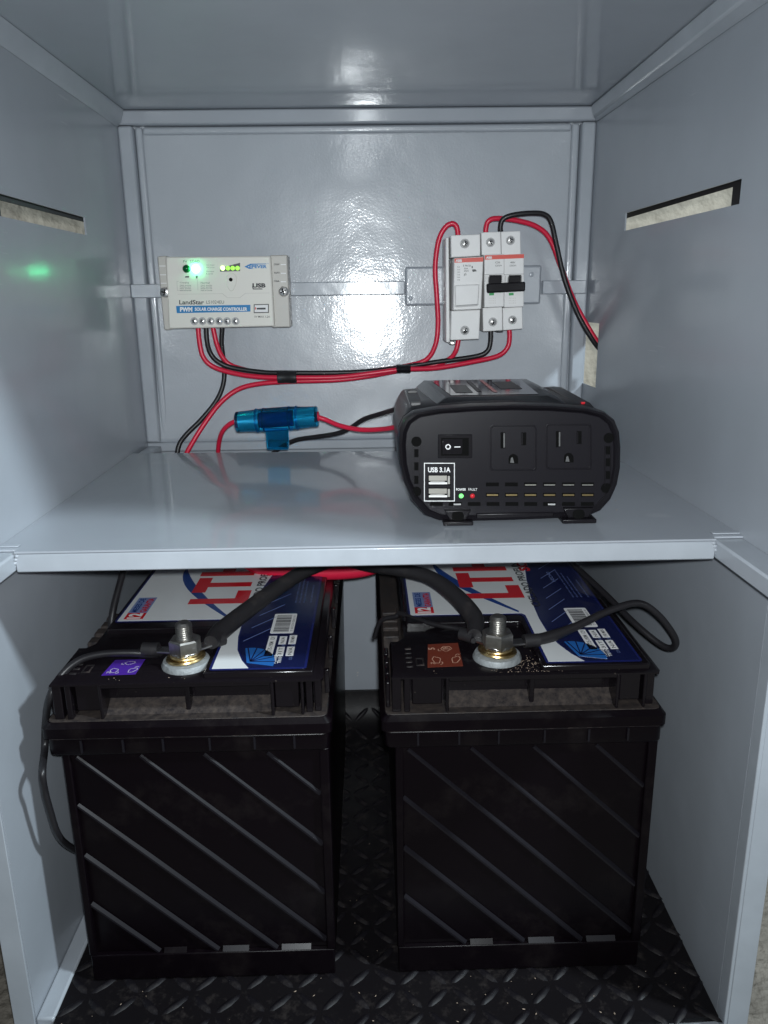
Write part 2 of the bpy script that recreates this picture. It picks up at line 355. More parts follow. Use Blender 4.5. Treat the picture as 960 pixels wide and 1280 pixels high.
# ------------------------------------------------------------------ rubber mat
mt = thing('rubber_mat', (0, .56, -.006), 'black rubber floor mat with raised diamond treads', 'mat')
b = B(); prof = [(.381, 0), (.50, 0), (.62, 0), (.690, 0), (.712, .003), (.727, .011), (.7365, .024), (.7405, .040)]
topl = [(y-(.004 if k == 0 else 0), z) for k, (y, z) in enumerate(prof)]
botl = [(topl[0][0], -.004), (.690, -.004), (.714, -.001), (.730, .008), (.7400, .022), (.7445, .040)]
ringm = lambda x, d: [(x, (y+d if k == 0 else y), z) for k, (y, z) in enumerate(topl)] + [(x, (y+d if k == 0 else y), z) for k, (y, z) in enumerate(botl)][::-1]
b.loft([ringm(-.2050, 0), ringm(.2125, .009)]).build('mat_sheet', 'mat_rubber', mt)
tme = {}
for s in (1, -1):
    bb = B(); n = 8; base = []; top = []
    for k in range(n):
        t = 2*math.pi*k/n; a, c = .0098*math.cos(t), .0027*math.sin(t)
        ca, sa = math.cos(math.radians(45*s)), math.sin(math.radians(45*s))
        base.append((a*ca-c*sa, a*sa+c*ca, 0)); a *= .72; c *= .35; top.append((a*ca-c*sa, a*sa+c*ca, .0013))
    bb.loft([base, top], cap0=False)
    me = bpy.data.meshes.new('tread'); me.from_pydata([tuple(p) for p in bb.v], [], bb.f); me.materials.append(M['tread'])
    me.polygons.foreach_set('use_smooth', [True]*len(me.polygons)); tme[s] = me
def floor_z(y):
    for (ya, za), (yb, zb) in zip(prof, prof[1:]):
        if ya <= y <= yb: return za+(zb-za)*(y-ya)/(yb-ya), math.atan2(zb-za, yb-ya)
    return None
PIT = .0172
for i in range(-13, 14):
    for j in range(0, 24):
        x = i*PIT*.98+.004; y = .388+j*PIT
        if not (-.200 < x < .207): continue
        if y > .438 and (-.178 < x < -.040 or .020 < x < .163): continue       # stands under a battery
        q = floor_z(y)
        if q is None: continue
        t = bpy.data.objects.new('tread', tme[1 if (i+j) % 2 else -1]); C.objects.link(t); t.parent = mt
        t.location = Vector((x, y, q[0]+.0001))-mt.location; t.rotation_euler = (q[1], 0, random.uniform(-.05, .05))

# ------------------------------------------------------------------ batteries
def battery(x0, y0, label, sticker, side):
    b_ = thing('battery', (x0+.087, y0+.15, 0), label, 'battery', 'deep cycle batteries under the shelf')
    W = .1735; D = .312
    def rr(xa, xb, ya, yb, z, r=.004, n=3):
        pts = []
        for cx_, cy_, a0 in ((xb-r, yb-r, 0), (xa+r, yb-r, 90), (xa+r, ya+r, 180), (xb-r, ya+r, 270)):
            for k in range(n+1):
                t = math.radians(a0+90*k/n); pts.append((cx_+r*math.cos(t), cy_+r*math.sin(t), z))
        return pts
    # case: slight draft, framed front panel
    ca = B(); ca.loft([rr(x0+.0100, x0+.1695, y0+.0070, y0+D-.006, .0005), rr(x0+.0085, x0+.1712, y0+.0052, y0+D-.004, .1725)])
    case = ca.build('case', 'black_case', b_)
    yf = y0+.0062
    for a_, c_ in ((.0088, .0135), (.1650, .1708)):
        B().box(x0+a_, x0+c_, yf-.0032, yf+.001, .0215, .1720).build('corner_rib', 'black_case', case, bevel=.0008)
    B().box(x0+.0095, x0+.1700, yf-.0030, yf+.001, .0012, .0212).build('base_band', 'black_case', case, bevel=.0008)
    # eight diagonal ribs
    xa, xb, za, zb = x0+.0137, x0+.1648, .0218, .1690
    for k in range(8):
        c0 = (x0+.0184+.1677) + (k-3)*.0388 if True else 0          # x + z = const line through the face
        pts = []
        # line x+z*1.045 = c ; clip
        c = (x0+.0184) + .1677*1.045 + (k-3)*.0388
        p = [(xx, (c-xx)/1.045) for xx in (xa, xb)] + [(c-1.045*zz, zz) for zz in (za, zb)]
        p = sorted({(round(a, 5), round(z, 5)) for a, z in p if xa-1e-6 <= a <= xb+1e-6 and za-1e-6 <= z <= zb+1e-6})
        if len(p) < 2: continue
        (ax_, az), (bx_, bz) = p[0], p[-1]
        if math.hypot(bx_-ax_, bz-az) < .008: continue
        n_ = Vector((1, 0, .957)).normalized()*.0015
        A = Vector((ax_, yf-.0002, az)); E = Vector((bx_, yf-.0002, bz)); up = Vector((0, -.0016, 0))
        B().loft([[A-n_, A+up-n_*.9, A+up-n_*.1, A+n_], [E-n_, E+up-n_*.9, E+up-n_*.1, E+n_]]).build('rib', 'black_rib', case)
        if az < .03 or bz < .03:                                                # little sloped ledge beside the rib's foot
            fx = bx_
            if fx+.026 < xb:
                B().add([(fx+.003, yf-.0001, .0240), (fx+.0180+.0022*(k % 4), yf-.0001, .0240), (fx+.0180+.0022*(k % 4), yf-.0026, .0214), (fx+.003, yf-.0026, .0214)], [(0, 1, 2, 3)]).build('ledge', 'black_case' if k % 3 == 0 else 'black_rib', case)
    # flange and rim of the lid
    lid = B().loft([rr(x0+.0030, x0+.1710, y0+.0012, y0+D-.002, .1722), rr(x0+.0022, x0+.1718, y0+.0006, y0+D, .1735), rr(x0+.0022, x0+.1718, y0+.0006, y0+D, .1838)]).build('lid', 'black_case', b_, bevel=.0008)
    B().loft([rr(x0+.0016, x0+.1722, y0+.0000, y0+D, .1838), rr(x0+.0016, x0+.1722, y0-.0004, y0+D, .1850)]).build('seam', 'edge_scuff', lid)
    B().loft([rr(x0, x0+W, y0-.0014, y0+D, .1850), rr(x0, x0+W, y0-.0014, y0+D, .1915), rr(x0+.0025, x0+W-.0025, y0+.0012, y0+D-.002, .1945)]).build('rim', 'dusty_lid' if False else 'black_case', lid)
    B().loft([rr(x0+.003, x0+W-.003, y0+.0018, y0+D-.003, .1944), rr(x0+.0032, x0+W-.0032, y0+.0020, y0+D-.003, .1948)]).build('rim_top', 'dusty_lid', lid)
    for t in (.022, .047, .071, .099, .126, .150):                             # little latch marks on the flange
        B().box(x0+t, x0+t+.0012, y0-.0004, y0+.0008, .1745, .1830).build('notch', 'black_rib', lid)
    # core under the lid top and the blocks along its front
    B().box(x0+.018, x0+.164, y0+.0180, y0+D-.010, .1947, .2174).build('core', 'black_lid', lid)
    f0, f1 = y0+.0044, y0+.0185
    blocks = [(.0072, .0128, f0), (.0150, .0185, f0-.0004), (.0200, .0350, f0+.003), (.0350, .0368, f0-.001), (.0845, .0875, f0+.006), (.1372, .1392, f0-.001),
              (.1395, .1540, f0+.002), (.1552, .1570, f0-.0006), (.1580, .1620, f0+.002), (.1632, .1672, f0+.003)]
    if side > 0: blocks = [(.0072, .0128, f0), (.0145, .0180, f0-.0004), (.0195, .0375, f0+.002), (.0395, .0415, f0-.001), (.0915, .0945, f0+.006), (.1425, .1445, f0-.001),
              (.1455, .1580, f0+.002), (.1592, .1610, f0-.0006), (.1620, .1670, f0+.003)]
    for xa_, xb_, ya_ in blocks:
        B().box(x0+xa_, x0+xb_, ya_, f1, .1947 + (.0040 if (xb_-xa_) > .01 else 0), .2174).build('block', 'black_lid', lid, bevel=.0006)
    bay0, bay1 = ((.0368, .1372) if side < 0 else (.0415, .1425))
    B().box(x0+bay0, x0+bay1, f0-.001, f0+.001, .2150, .2176).build('bay_frame', 'black_lid', lid, bevel=.0005)
    B().prism([(x0+bay0, f0+.0040, .1949), (x0+bay0, f1, .2015), (x0+bay0, f1, .1949)], (bay1-bay0, 0, 0)).build('bay_floor', 'dusty_lid', lid)
    # lid top with its cut left side, label plateau
    z0, z1 = .2172, .2195
    poly = [(.0070, .0030), (.1675, .0030), (.1690, .0060), (.1690, D-.012), (.0160, D-.012), (.0160, .0560), (.0115, .0500), (.0070, .0500)]
    ring = lambda z, k: [(x0+.087+(a-.087)*k, y0+D/2+(c-D/2)*k, z) for a, c in poly]
    B().loft([ring(z0, 1), ring(z1-.0012, 1), ring(z1, .988)]).build('lid_top', 'black_lid', lid)
    pl = [(.0190, .0730), (.0960, .0730), (.0975, .0715), (.0975, .0055), (.1630, .0055), (.1640, D-.02), (.0185, D-.02)]
    B().loft([[(x0+a, y0+c, z1-.001) for a, c in pl], [(x0+a, y0+c, .2232) for a, c in pl]]).build('plateau', 'black_lid', lid, bevel=.001)
    # pockets along the left side of the lid
    for k in range(9):
        yy = y0+.010+.0135*k
        if k in (4,): continue
        xw = .0028 if k < 4 else .011
        B().box(x0+.0035, x0+.0035+xw, yy, yy+.0095, .1947, .2120-.0006*(k % 2)).build('pocket', 'black_lid' if k < 5 else 'dusty_lid', lid, bevel=.0008)
    for k in range(5):
        B().box(x0+.168, x0+.1712, y0+.030+.05*k, y0+.033+.05*k, .1947, .2110).build('pocket', 'black_lid', lid, bevel=.0005)
    # ---- label
    zl = .2234
    X = lambda a: x0+a; Y = lambda c: y0+c
    ex = Vector((1, 0, 0)); ey = Vector((0, 1, 0)); O = Vector((x0, y0, zl))
    def pz(name, m, parent, pts, k): return plate(name, m, parent, (x0, y0, zl+k*.00012), ex, ey, pts, .0001)
    def round_poly(pts, r, n=4):
        out = []
        for i, p in enumerate(pts):
            a, q, c = Vector(pts[i-1]), Vector(p), Vector(pts[(i+1) % len(pts)])
            u, v = (a-q).normalized(), (c-q).normalized()
            for k in range(n+1):
                t = k/n; out.append(tuple((q+u*r)*(1-t)**2 + q*2*t*(1-t) + (q+v*r)*t*t))
        return out
    outl = [(.0213, .0832), (.0985, .0832), (.1005, .0800), (.1005, .0078), (.1590, .0078), (.1605, D-.025), (.0213, D-.025)]
    lab = pz('label', 'label_edge', b_, round_poly(outl, .0025), 0)
    white = [(.0228, .0850), (.1000, .0850), (.1022, .0820), (.1022, .0096), (.1240, .0096), (.1185, .020), (.1135, .035), (.1108, .055), (.1102, .075),
             (.1110, .095), (.1130, .120), (.1165, .150), (.1215, .185), (.1280, .225), (.1290, D-.027), (.0228, D-.027)]
    pz('white_field', 'label_white', lab, white, 1)
    navy = [(.1250, .0096), (.1575, .0096), (.1588, D-.027), (.1300, D-.027), (.1290, .225), (.1225, .185), (.1175, .150), (.1140, .120), (.1120, .095), (.1112, .075),
            (.1118, .055), (.1145, .035), (.1195, .020)]
    pz('navy_field', 'label_navy', lab, navy, 1)
    T = lambda s, m, a, c, wid, hei, k=2, bold=.02: text(s, m, lab, (x0+a, y0+c, zl+k*.00012), (0, 1, 0), (-1, 0, 0), wid, hei, .00005, bold)
    T('L', 'label_red', .1080, .1130, .026, .043, 3, .05); T('T', 'label_red', .1060, .1360, .032, .043, 3, .05); T('H', 'label_red', .1050, .1720, .034, .043, 3, .05)
    T('CICLADO PROFUNDO', 'print_dark', .1165, .096, .112, .0062, 3, .03)
    T('SOLAR', 'label_red', .1240, .170, .060, .009, 3, .05)
    arc = []
    for k in range(13):
        t = k/12; arc.append((.0985-.052*math.sin(t*1.75), .086+.115*t))
    arc2 = [(a+.0005+.010*math.sin(math.pi*min(1, k/12*1.05))*(.5+.5*k/12), c+.003*(1-k/12)) for k, (a, c) in enumerate(arc)]
    pz('swoosh', 'label_blue', lab, arc+arc2[::-1], 2)
    pz('twelve_box', 'label_red', lab, [(.0262, .0880), (.0395, .0880), (.0395, .0990), (.0262, .0990)], 2)
    T('12', 'print_white', .0375, .0885, .0095, .0095, 3, .05)
    pz('month_box', 'label_line', lab, [(.0262, .0992), (.0395, .0992), (.0395, .1280), (.0262, .1280)], 2)
    T('MESES DE', 'label_blue', .0320, .1000, .026, .0042, 3, .03); T('GARANTIA', 'label_red', .0385, .1000, .026, .0048, 3, .04)
    # near end of the navy field: shell mark, data boxes, bar code, thin lines
    fan = [(.1220, .0165)] + [(.1220+.017*math.cos(math.radians(a)), .0165+.021*math.sin(math.radians(a))) for a in range(-14, 105, 9)]
    pz('shell_mark', 'label_sky', lab, fan, 2)
    for a in range(2, 100, 19):
        dx, dy = math.cos(math.radians(a)), math.sin(math.radians(a)); px_, py_ = -dy*.0004, dx*.0004
        pz('shell_line', 'label_navy', lab, [(.1240+px_, .0180+py_), (.1240-px_, .0180-py_), (.1220+.0172*dx-px_, .0165+.0208*dy-py_), (.1220+.0172*dx+px_, .0165+.0208*dy+py_)], 3)
    T('POWER', 'print_white', .1400, .0150, .0120, .0022, 2); T('TRAIN', 'print_white', .1428, .0150, .0105, .0022, 2)
    for a, c, wd, ht, s in ((.1345+.0020, .0250, .0300, .0052, 'L-31T/S-190M  12V'), (.1432, .0250, .0130, .0048, '31T'), (.1495, .0250, .0130, .0048, 'N/A'), (.1432, .0420, .0120, .0048, 'N/A'), (.1495, .0420, .0135, .0048, '190 MIN')):
        pz('data_box', 'print_white', lab, [(a, c), (a, c+wd), (a-ht, c+wd), (a-ht, c)], 2)
        T(s, 'print_dark', a-.0012, c+.0012, wd-.0024, ht-.0024, 3, .01)
    for a, c, s in ((.1362, .0195, 'TIPO'), (.1430, .0195, 'BCI'), (.1492, .0195, 'CCA'), (.1430, .0385, 'AH'), (.1492, .0385, 'CR')):
        T(s, 'label_line', a, c, .0040, .0020, 2, 0)
    pz('barcode_box', 'print_white', lab, round_poly([(.1310, .0590), (.1465, .0590), (.1465, .0920), (.1310, .0920)], .0015), 2)
    c = .0615
    while c < .089:
        wd = random.choice((.0005, .0005, .0009, .0014)); pz('bar', 'print_dark', lab, [(.1330, c), (.1432, c), (.1432, c+wd), (.1330, c+wd)], 3); c += wd+random.choice((.0006, .0006, .0010))
    T('7 501234 000318', 'print_dark', .1458, .0620, .0260, .0016, 3, 0)
    for k in range(7):
        c = .048+.021*k
        a1 = .1150+.0026*k
        pz('thin_line', 'label_line', lab, [(a1, c), (a1+.0004, c-.0002), (a1+.0160, c+.0190), (a1+.0156, c+.0192)], 2)
    for k in range(4):
        T('SELLADA LIBRE DE MANTENIMIENTO', 'label_line', .1440+.0030*k+(.002 if k == 3 else 0), .112, .060-.008*k, .0011, 2, 0)
    T('HECHO', 'label_line', .138, .145, .022, .0028, 2, .01)
    # ---- sticker with the recycling arrows
    zt = .2197
    q, line, fill = sticker
    st = B().prism([Vector((x0+a, y0+c, zt)) for a, c in q], (0, 0, .00012)).build('sticker', fill, b_, smooth=False)
    qc = Vector((sum(a for a, c in q)/4, sum(c for a, c in q)/4)); qx = (Vector(q[1])-Vector(q[0])); qy = (Vector(q[3])-Vector(q[0]))
    qp = lambda s_, t_: Vector((x0, y0, 0))+Vector((*(qc+qx*s_+qy*t_), zt+.0002))
    def stroke(pts, wd, name='arrow'):
        bb = B()
        for p, r_ in zip(pts, pts[1:]):
            d = (r_-p).normalized()*wd*.3; n2 = Vector((-d.y, d.x, 0)).normalized()*wd/2
            bb.add([p-d-n2, r_+d-n2, r_+d+n2, p-d+n2], [(0, 1, 2, 3)])
        bb.build(name, line, st, smooth=False)
    for k in range(3):
        a = math.radians(120*k+90)
        def pt(r_, da): return qp(.06+(.34*r_)*math.cos(a+da), -.06+(.34*r_)*math.sin(a+da))
        stroke([pt(1.05, -.50), pt(.60, -.15), pt(.62, .15), pt(1.05, .45)], .0005)
        stroke([pt(1.05, .45), pt(1.25, .20), pt(1.25, -.25), pt(1.05, -.50)], .0005)
        stroke([pt(1.15, .62), pt(.95, .75), pt(.80, .55)], .0005)
    text('Pb', line, st, qp(-.38, -.40), (1, 0, 0), (0, 1, 0), .0028, .0024, .0002, 0)
    if side > 0:
        text('5', line, st, qp(-.26, .22), (0, 1, 0), (-1, 0, 0), .0032, .0042, .0002, .02)
        text('[H]', line, st, qp(.18, .22), (0, 1, 0), (-1, 0, 0), .0042, .0045, .0002, .02)
    # moulded marks of the lid beside the sticker
    for k in range(5):
        bx = (.0165 if side > 0 else .0150)
        B().box(x0+bx, x0+bx+.0040, y0+.014+.0062*k, y0+.016+.0062*k, z1-.0003, z1+.0005).build('moulded_mark', 'edge_scuff', lid, bevel=.0003)
    mm = B(); bx = .0225 if side > 0 else .0215
    for a0, a1, c0, c1 in ((0, .0008, 0, .010), (.0042, .005, 0, .010), (.0008, .0042, 0, .0009), (.0008, .0042, .0091, .010)):
        mm.box(x0+bx+a0, x0+bx+a1, y0+.016+c0, y0+.016+c1, z1-.0003, z1+.0005)
    mm.build('moulded_mark', 'edge_scuff', lid)
    # ---- terminal
    tx, ty = (x0+.0835, y0+.0250)
    if side > 0: tx = x0+.0735
    te = B().lathe((tx, ty, z1-.001), (0, 0, 1), [(.0150, 0), (.0152, .002), (.0140, .0044), (.0110, .0052), (.006, .0054)], 28).build('terminal', 'lead', b_)
    B().lathe((tx, ty, z1+.0043), (0.06*side, 0.02, 1), [(.0056, 0), (.0118, 0), (.0122, .0008), (.0118, .0017), (.0056, .0017)], 28).build('washer', 'brass', te)
    B().lathe((tx, ty, z1+.0062), (-0.05*side, 0.0, 1), [(.0054, 0), (.0100, 0), (.0102, .0008), (.0098, .0015), (.0054, .0015)], 28).build('washer', 'brass', te)
    zb_ = z1+.0079
    hexr = .0098
    B().loft([[(tx+hexr*k*math.cos(math.radians(60*i+30+(4 if side > 0 else -3))), ty+hexr*k*math.sin(math.radians(60*i+30+(4 if side > 0 else -3))), zb_+h) for i in range(6)] for h, k in ((0, .97), (.0006, 1), (.0088, 1), (.0098, .9))]).build('nut', 'metal_dull', te)
    pr = [(.0050, 0)]
    zz = .0
    while zz < .0185: pr += [(.0052, zz), (.0045, zz+.0007)]; zz += .0014
    pr += [(.0050, .0190), (.0038, .0202)]
    B().lathe((tx, ty, zb_), (0, 0, 1), pr, 20).build('stud', 'metal_dull', te)
    return b_, Vector((tx, ty, zb_))
bl, TL = battery(-.1990, .4217, 'black deep cycle battery with violet sticker on its lid, nearer the left wall',
                 ([(.0352, .0115), (.0555, .0122), (.0560, .0325), (.0372, .0322)], 'sticker_line', 'sticker_violet'), -1)
br, TR = battery(.0038, .4217, 'black deep cycle battery with brown sticker on its lid, nearer the right wall',
                 ([(.0292, .0130), (.0510, .0138), (.0515, .0470), (.0318, .0455)], 'sticker_line_tan', 'sticker_brown'), 1)

# ------------------------------------------------------------------ battery cables
def cable(name, pts, r, m, label, cat='cable', group=None, n=14):
    o = B().tube(pts, r, n).build(name, m); return tag(o, label, cat, group)
V = Vector
# lugs are part of the cable they are crimped on
def lug(parent, c, d, m='metal'):
    d = V(d).normalized(); side_ = V((-d.y, d.x, 0)); up = V((0, 0, .0009))
    ring = []
    pts = [c+d*.008+side_*.0042, c+d*.003+side_*.0085] + [c+(-d*math.cos(a)+side_*math.sin(a))*.0092 for a in [math.radians(x) for x in (65, 35, 0, -35, -65)]] + [c+d*.003-side_*.0085, c+d*.008-side_*.0042, c+d*.020-side_*.0036, c+d*.020+side_*.0036]
    B().prism(pts, up*1.6).build('lug', m, parent, bevel=.0003)
    B().cyl(c+d*.017+up*1.2, d, .0042, .010, 12).build('barrel', 'cable_tape', parent)
pl_ = TL+V((.010, .004, .0005))
o = cable('battery_cable', [pl_+V((.004, .004, .002)), at(275, 790, .470), at(310, 762, .495), at(350, 733, .520), at(392, 708, .545), at(440, 694, .56)], [.0046, .0062, .0058, .0054, .0054, .0054], 'cable_tape',
          'thick black taped cable rising from the left battery terminal to under the shelf')
lug(o, TL+V((0, 0, -.0003)), (.8, .7, 0))
pr_ = TR+V((-.010, .008, .001))
o = cable('battery_cable', [pr_+V((-.003, .002, .002)), at(592, 772, .475), at(566, 742, .50), at(535, 721, .52), at(498, 712, .535), at(460, 706, .55), at(420, 696, .56)], [.0046, .0064, .0058, .0052, .0050, .0050, .0050], 'cable_tape',
          'thick black taped cable from the right battery terminal across to the other battery')
lug(o, TR+V((0, 0, -.0003)), (-.8, .7, 0))
cable('battery_cable', [at(290, 690, .60), at(330, 711, .60), at(395, 716, .595), at(450, 713, .59), at(490, 700, .59)], .0058, 'cable_red', 'thick red cable lying under the shelf edge between the batteries')
o = cable('thin_cable', [TL+V((-.016, .001, .001)), at(190, 817, .450), at(160, 816, .448), at(125, 818, .446), at(98, 826, .443), at(76, 845, .437), at(62, 872, .428), at(57, 905, X=-.2035), at(56, 935, X=-.2055), at(53, 965, .416), at(56, 990, .418), at(63, 1016, .421), at(70, 1038, .425), at(78, 1051, .432), at(90, 1060, .442), at(104, 1066, .452)],
          [.0032, .0030]+[.0022]*14, 'cable_black', 'thin black cable from the left terminal hanging down the left battery side')
lug(o, TL+V((0, 0, .0005)), (-1, .1, 0))
cable('thin_cable', [at(160, 690, .56), at(152, 722, .545), at(142, 760, .53), at(139, 790, .52), at(146, 806, .505)], .0024, 'cable_black', 'thin black cable dropping behind the left rear corner of the left battery lid')
o = cable('thin_cable', [TR+V((.017, .002, .001)), at(690, 795, .453), at(722, 782, .458), at(760, 764, .465), at(797, 754, .470), at(822, 768, .470), at(843, 796, .470), at(842, 809, .474), at(826, 806, .482), at(792, 778, .500), at(758, 744, .530), at(728, 716, .56), at(700, 690, .60)],
          [.0034, .0038, .0026, .0023]+[.0023]*9, 'cable_black', 'thin black cable looping out from the right terminal towards the right wall')
lug(o, TR+V((0, 0, .0005)), (1, .15, 0))
cable('thin_cable', [TR+V((-.014, .006, .001)), at(580, 788, Z=.2235), at(550, 782, Z=.2228), at(522, 775, Z=.2225), at(500, 767, Z=.2222), V((.0165, .515, .2195)), V((.006, .520, .214)), V((.0012, .523, .200))], .0017, 'cable_black', 'thin black cable lying across the right battery lid towards the gap')

# ------------------------------------------------------------------ charge controller
YC = .6985
cc = thing('charge_controller', tuple(at(278, 412, .715)), 'cream solar charge controller with blue band and lit green lamp', 'charge controller')
body = B().loft([quad_px([(211, 411), (343, 408), (338, 320), (207, 321)], YC), [p+V((0, .030, 0)) for p in quad_px([(208, 411.5), (347, 408), (342, 319.5), (203, 320.5)], YC)]]).build('body', 'cream', cc, bevel=.0012)
fl = B().loft([quad_px([(205, 412.5), (213, 412.5), (207.5, 319.5), (196.5, 320.5)], YC+.004), [p+V((0, .022, 0)) for p in quad_px([(205, 412.5), (213, 412.5), (207.5, 319.5), (196.5, 320.5)], YC+.004)]]).build('end_flange', 'flange_grey', cc, bevel=.001)
fr_ = B().loft([quad_px([(340, 409.5), (363, 409), (359, 318.5), (337, 319)], YC+.004), [p+V((0, .022, 0)) for p in quad_px([(340, 409.5), (363, 409), (359, 318.5), (337, 319)], YC+.004)]]).build('end_flange', 'flange_grey', cc, bevel=.001)
for k, v in enumerate((332.5, 343.5, 354)):
    B().prism(rect_px(199+k*.9, v-.5, 207+k*.5, v+.5, YC+.0036), (0, .001, 0)).build('slot', 'print_white', fl)
    B().prism(rect_px(351, v-2.5, 357.5, v-1.2, YC+.0036), (0, .001, 0)).build('slot', 'print_white', fr_)
for s, v in (('12V/24V', 330.5), ('AUTO', 341), ('10A', 351.5)):
    text_px(s, 'print_dark', cc, 342.5, v-1.2, 349.5, v+1.0, YC+.0038, .03)
def cross_screw(parent, c, r, m='metal', name='screw', ax=(0, -1, 0)):
    s = B().lathe(c, ax, [(r, 0), (r, r*.25), (r*.8, r*.55), (r*.35, r*.7), (r*.1, r*.72)], 16).build(name, m, parent)
    a = random.uniform(0, 1.5); c = V(c)+V(ax)*(r*.72)
    for k in (0, 1):
        d = V((math.cos(a+k*math.pi/2), 0, math.sin(a+k*math.pi/2))); n = V((-d.z, 0, d.x))
        B().prism([c-d*r*.6-n*r*.12, c+d*r*.6-n*r*.12, c+d*r*.6+n*r*.12, c-d*r*.6+n*r*.12], V(ax)*(r*.06 + k*.00005)).build('recess', 'hole', s, smooth=False)
    return s
for u, v in ((206.5, 365.5), (354.5, 364.5)): 
    cross_screw(cc, at(u, v, YC+.0035), .0043)
Yt = YC-.0002
plate_px = lambda name, m, parent, q, Y: B().prism(quad_px(q, Y), (0, .00015, 0)).build(name, m, parent, smooth=False)
band = plate_px('blue_band', 'band_blue', cc, [(221, 391.5), (313, 389.5), (313, 381), (220, 382.5)], Yt)
text_px('PWM', 'print_white', cc, 225, 383.8, 240.5, 389.6, Yt-.0001, .06); text_px('SOLAR CHARGE CONTROLLER', 'print_white', cc, 243.5, 384.2, 309, 388.6, Yt-.0001, .04)
text_px('LandStar', 'print_dark', cc, 224, 375, 255, 380.6, Yt, .02); text_px('LS1024EU', 'print_grey', cc, 258, 375.6, 280, 379.6, Yt, 0)
lg = plate_px('logo', 'print_blue', cc, [(305.5, 333.2), (313, 329.6), (333, 329.4), (333, 330.2), (314, 331), (309.5, 333.4), (314, 335.4), (318, 336), (311, 336)], Yt)
text_px('EPEVER', 'print_blue', cc, 311.5, 331.2, 333.5, 335.3, Yt-.0001, .04); text_px('TM', 'print_blue', cc, 334, 328.8, 336, 330, Yt, 0)
text_px('USB', 'print_dark', cc, 315.5, 354, 332, 359.6, Yt, .05)
plate_px('logo', 'print_dark', cc, [(315, 357.5), (316.2, 357.5), (317, 360.6), (328, 360.6), (328, 361.8), (316, 361.8)], Yt)
plate_px('usb_port', 'print_white', cc, [(317.5, 390.8), (335.5, 390.4), (335.5, 381), (317.5, 381.2)], Yt)
for q in ([(317.5, 391.4), (336, 391), (336, 390), (317.5, 390.3)], [(317.5, 381.4), (336, 381), (336, 380), (317.5, 380.4)], [(317.2, 391), (318.2, 391), (318.2, 380.4), (317.2, 380.4)], [(335, 391), (336, 391), (336, 380.4), (335, 380.4)], [(321, 387), (332, 386.8), (332, 384.6), (321, 384.8)]):
    plate_px('usb_frame', 'print_dark', cc, q, Yt-.0002)
plate_px('usb_mark', 'device_red', cc, [(318.8, 387), (320, 387), (320, 384), (318.8, 384)], Yt-.0003)
text_px('5V MAX 1.2A', 'print_grey', cc, 318, 394.6, 337.5, 397, Yt, .01)
text_px('PV', 'print_grey', cc, 229, 325.2, 234, 328.2, Yt, .01); text_px('LOAD', 'print_grey', cc, 238, 325, 249.5, 328.2, Yt, .01)
for u, m in ((233.3, 'led_off'), (245, 'led_green')):
    B().lathe(at(u, 336, YC), (0, -1, 0), [(.0033, 0), (.0033, .0012), (.0028, .0024), (.0017, .0034), (.0004, .0038)], 16).build('led', m, cc)
plate_px('mark', 'print_grey', cc, [(231, 347), (236, 347), (236.5, 345), (232, 345)], Yt); plate_px('mark', 'print_grey', cc, [(245, 348), (246.6, 348), (247.4, 344.6), (244.4, 344.6)], Yt)
for u0, rows in ((225, 4), (251, 4)):
    text_px('Charging' if u0 < 240 else 'Normal', 'print_grey', cc, u0, 352.4, u0+11, 354.6, Yt, 0)
    for k in range(rows):
        v = 356+2.1*k; text_px(random.choice(('Solid on normal', 'Flashing slow', 'Battery low volt', 'Flash quickly')), 'print_grey', cc, u0, v, u0+14, v+1.5, Yt, .01)
for q in ([(221.5, 363), (222, 363), (221.3, 351.5), (220.8, 351.5)], [(247.2, 363), (247.7, 363), (247, 349.5), (246.5, 349.5)], [(221, 351.9), (223.5, 351.9), (223.5, 351.4), (221, 351.4)], [(221.5, 363.4), (238, 363), (238, 362.6), (221.5, 363)], [(222, 368.0), (278, 367.2), (284, 372.3), (300, 372.3), (307, 366.8), (337, 366.4), (337, 366.0), (306.6, 366.4), (299.6, 371.9), (284.4, 371.9), (278.4, 366.8), (222, 367.6)]):
    plate_px('print_line', 'flange_grey', cc, q, Yt)
for v, s in ((330.6, 'Fully charged'), (333.6, 'Battery state'), (338.6, 'Discharging'), (341.4, 'Low')): text_px(s, 'print_grey', cc, 258, v, 258+8+(.6*len(s)/4), v+1.5, Yt, 0)
dial = B().prism([at(289+8.5*math.cos(t)*(.8+.2*math.sin(t)), 352.5-11.5*math.sin(t), YC-.0009) for t in [2*math.pi*k/20 for k in range(20)]], (0, .0012, 0)).build('button', 'cream', cc, bevel=.0004)
B().cyl(at(288.5, 349.5, YC-.0008), (0, -1, 0), .0016, .0004, 12).build('button_hole', 'hole', dial)
win = plate_px('indicator_window', 'cream', cc, [(274.5, 340), (299.5, 339), (300, 325.5), (274, 326)], Yt)
plate_px('indicator_strip', 'print_grey', cc, [(275, 339.6), (300, 338.8), (300, 328.5), (275, 335)], Yt-.0002)
for k, u in enumerate((278.5, 285, 291, 297)):
    B().lathe(at(u, 335.2, YC-.0002), (0, -1, 0), [(.0019, 0), (.0019, .0006), (.0012, .0010), (.0003, .0011)], 12).build('led', 'led_lime_on' if k == 0 else 'led_lime', cc)
for k, u in enumerate((243, 253, 263.5, 274, 284, 294.5)):
    B().lathe(at(u, 401.5, YC+.0001), (0, -1, 0), [(.0034, -.0002), (.0034, .0004), (.0026, .0004)], 16).build('screw_well', 'device_grey', cc)
    cross_screw(cc, at(u, 401.5, YC), .0023, 'metal', 'terminal_screw')

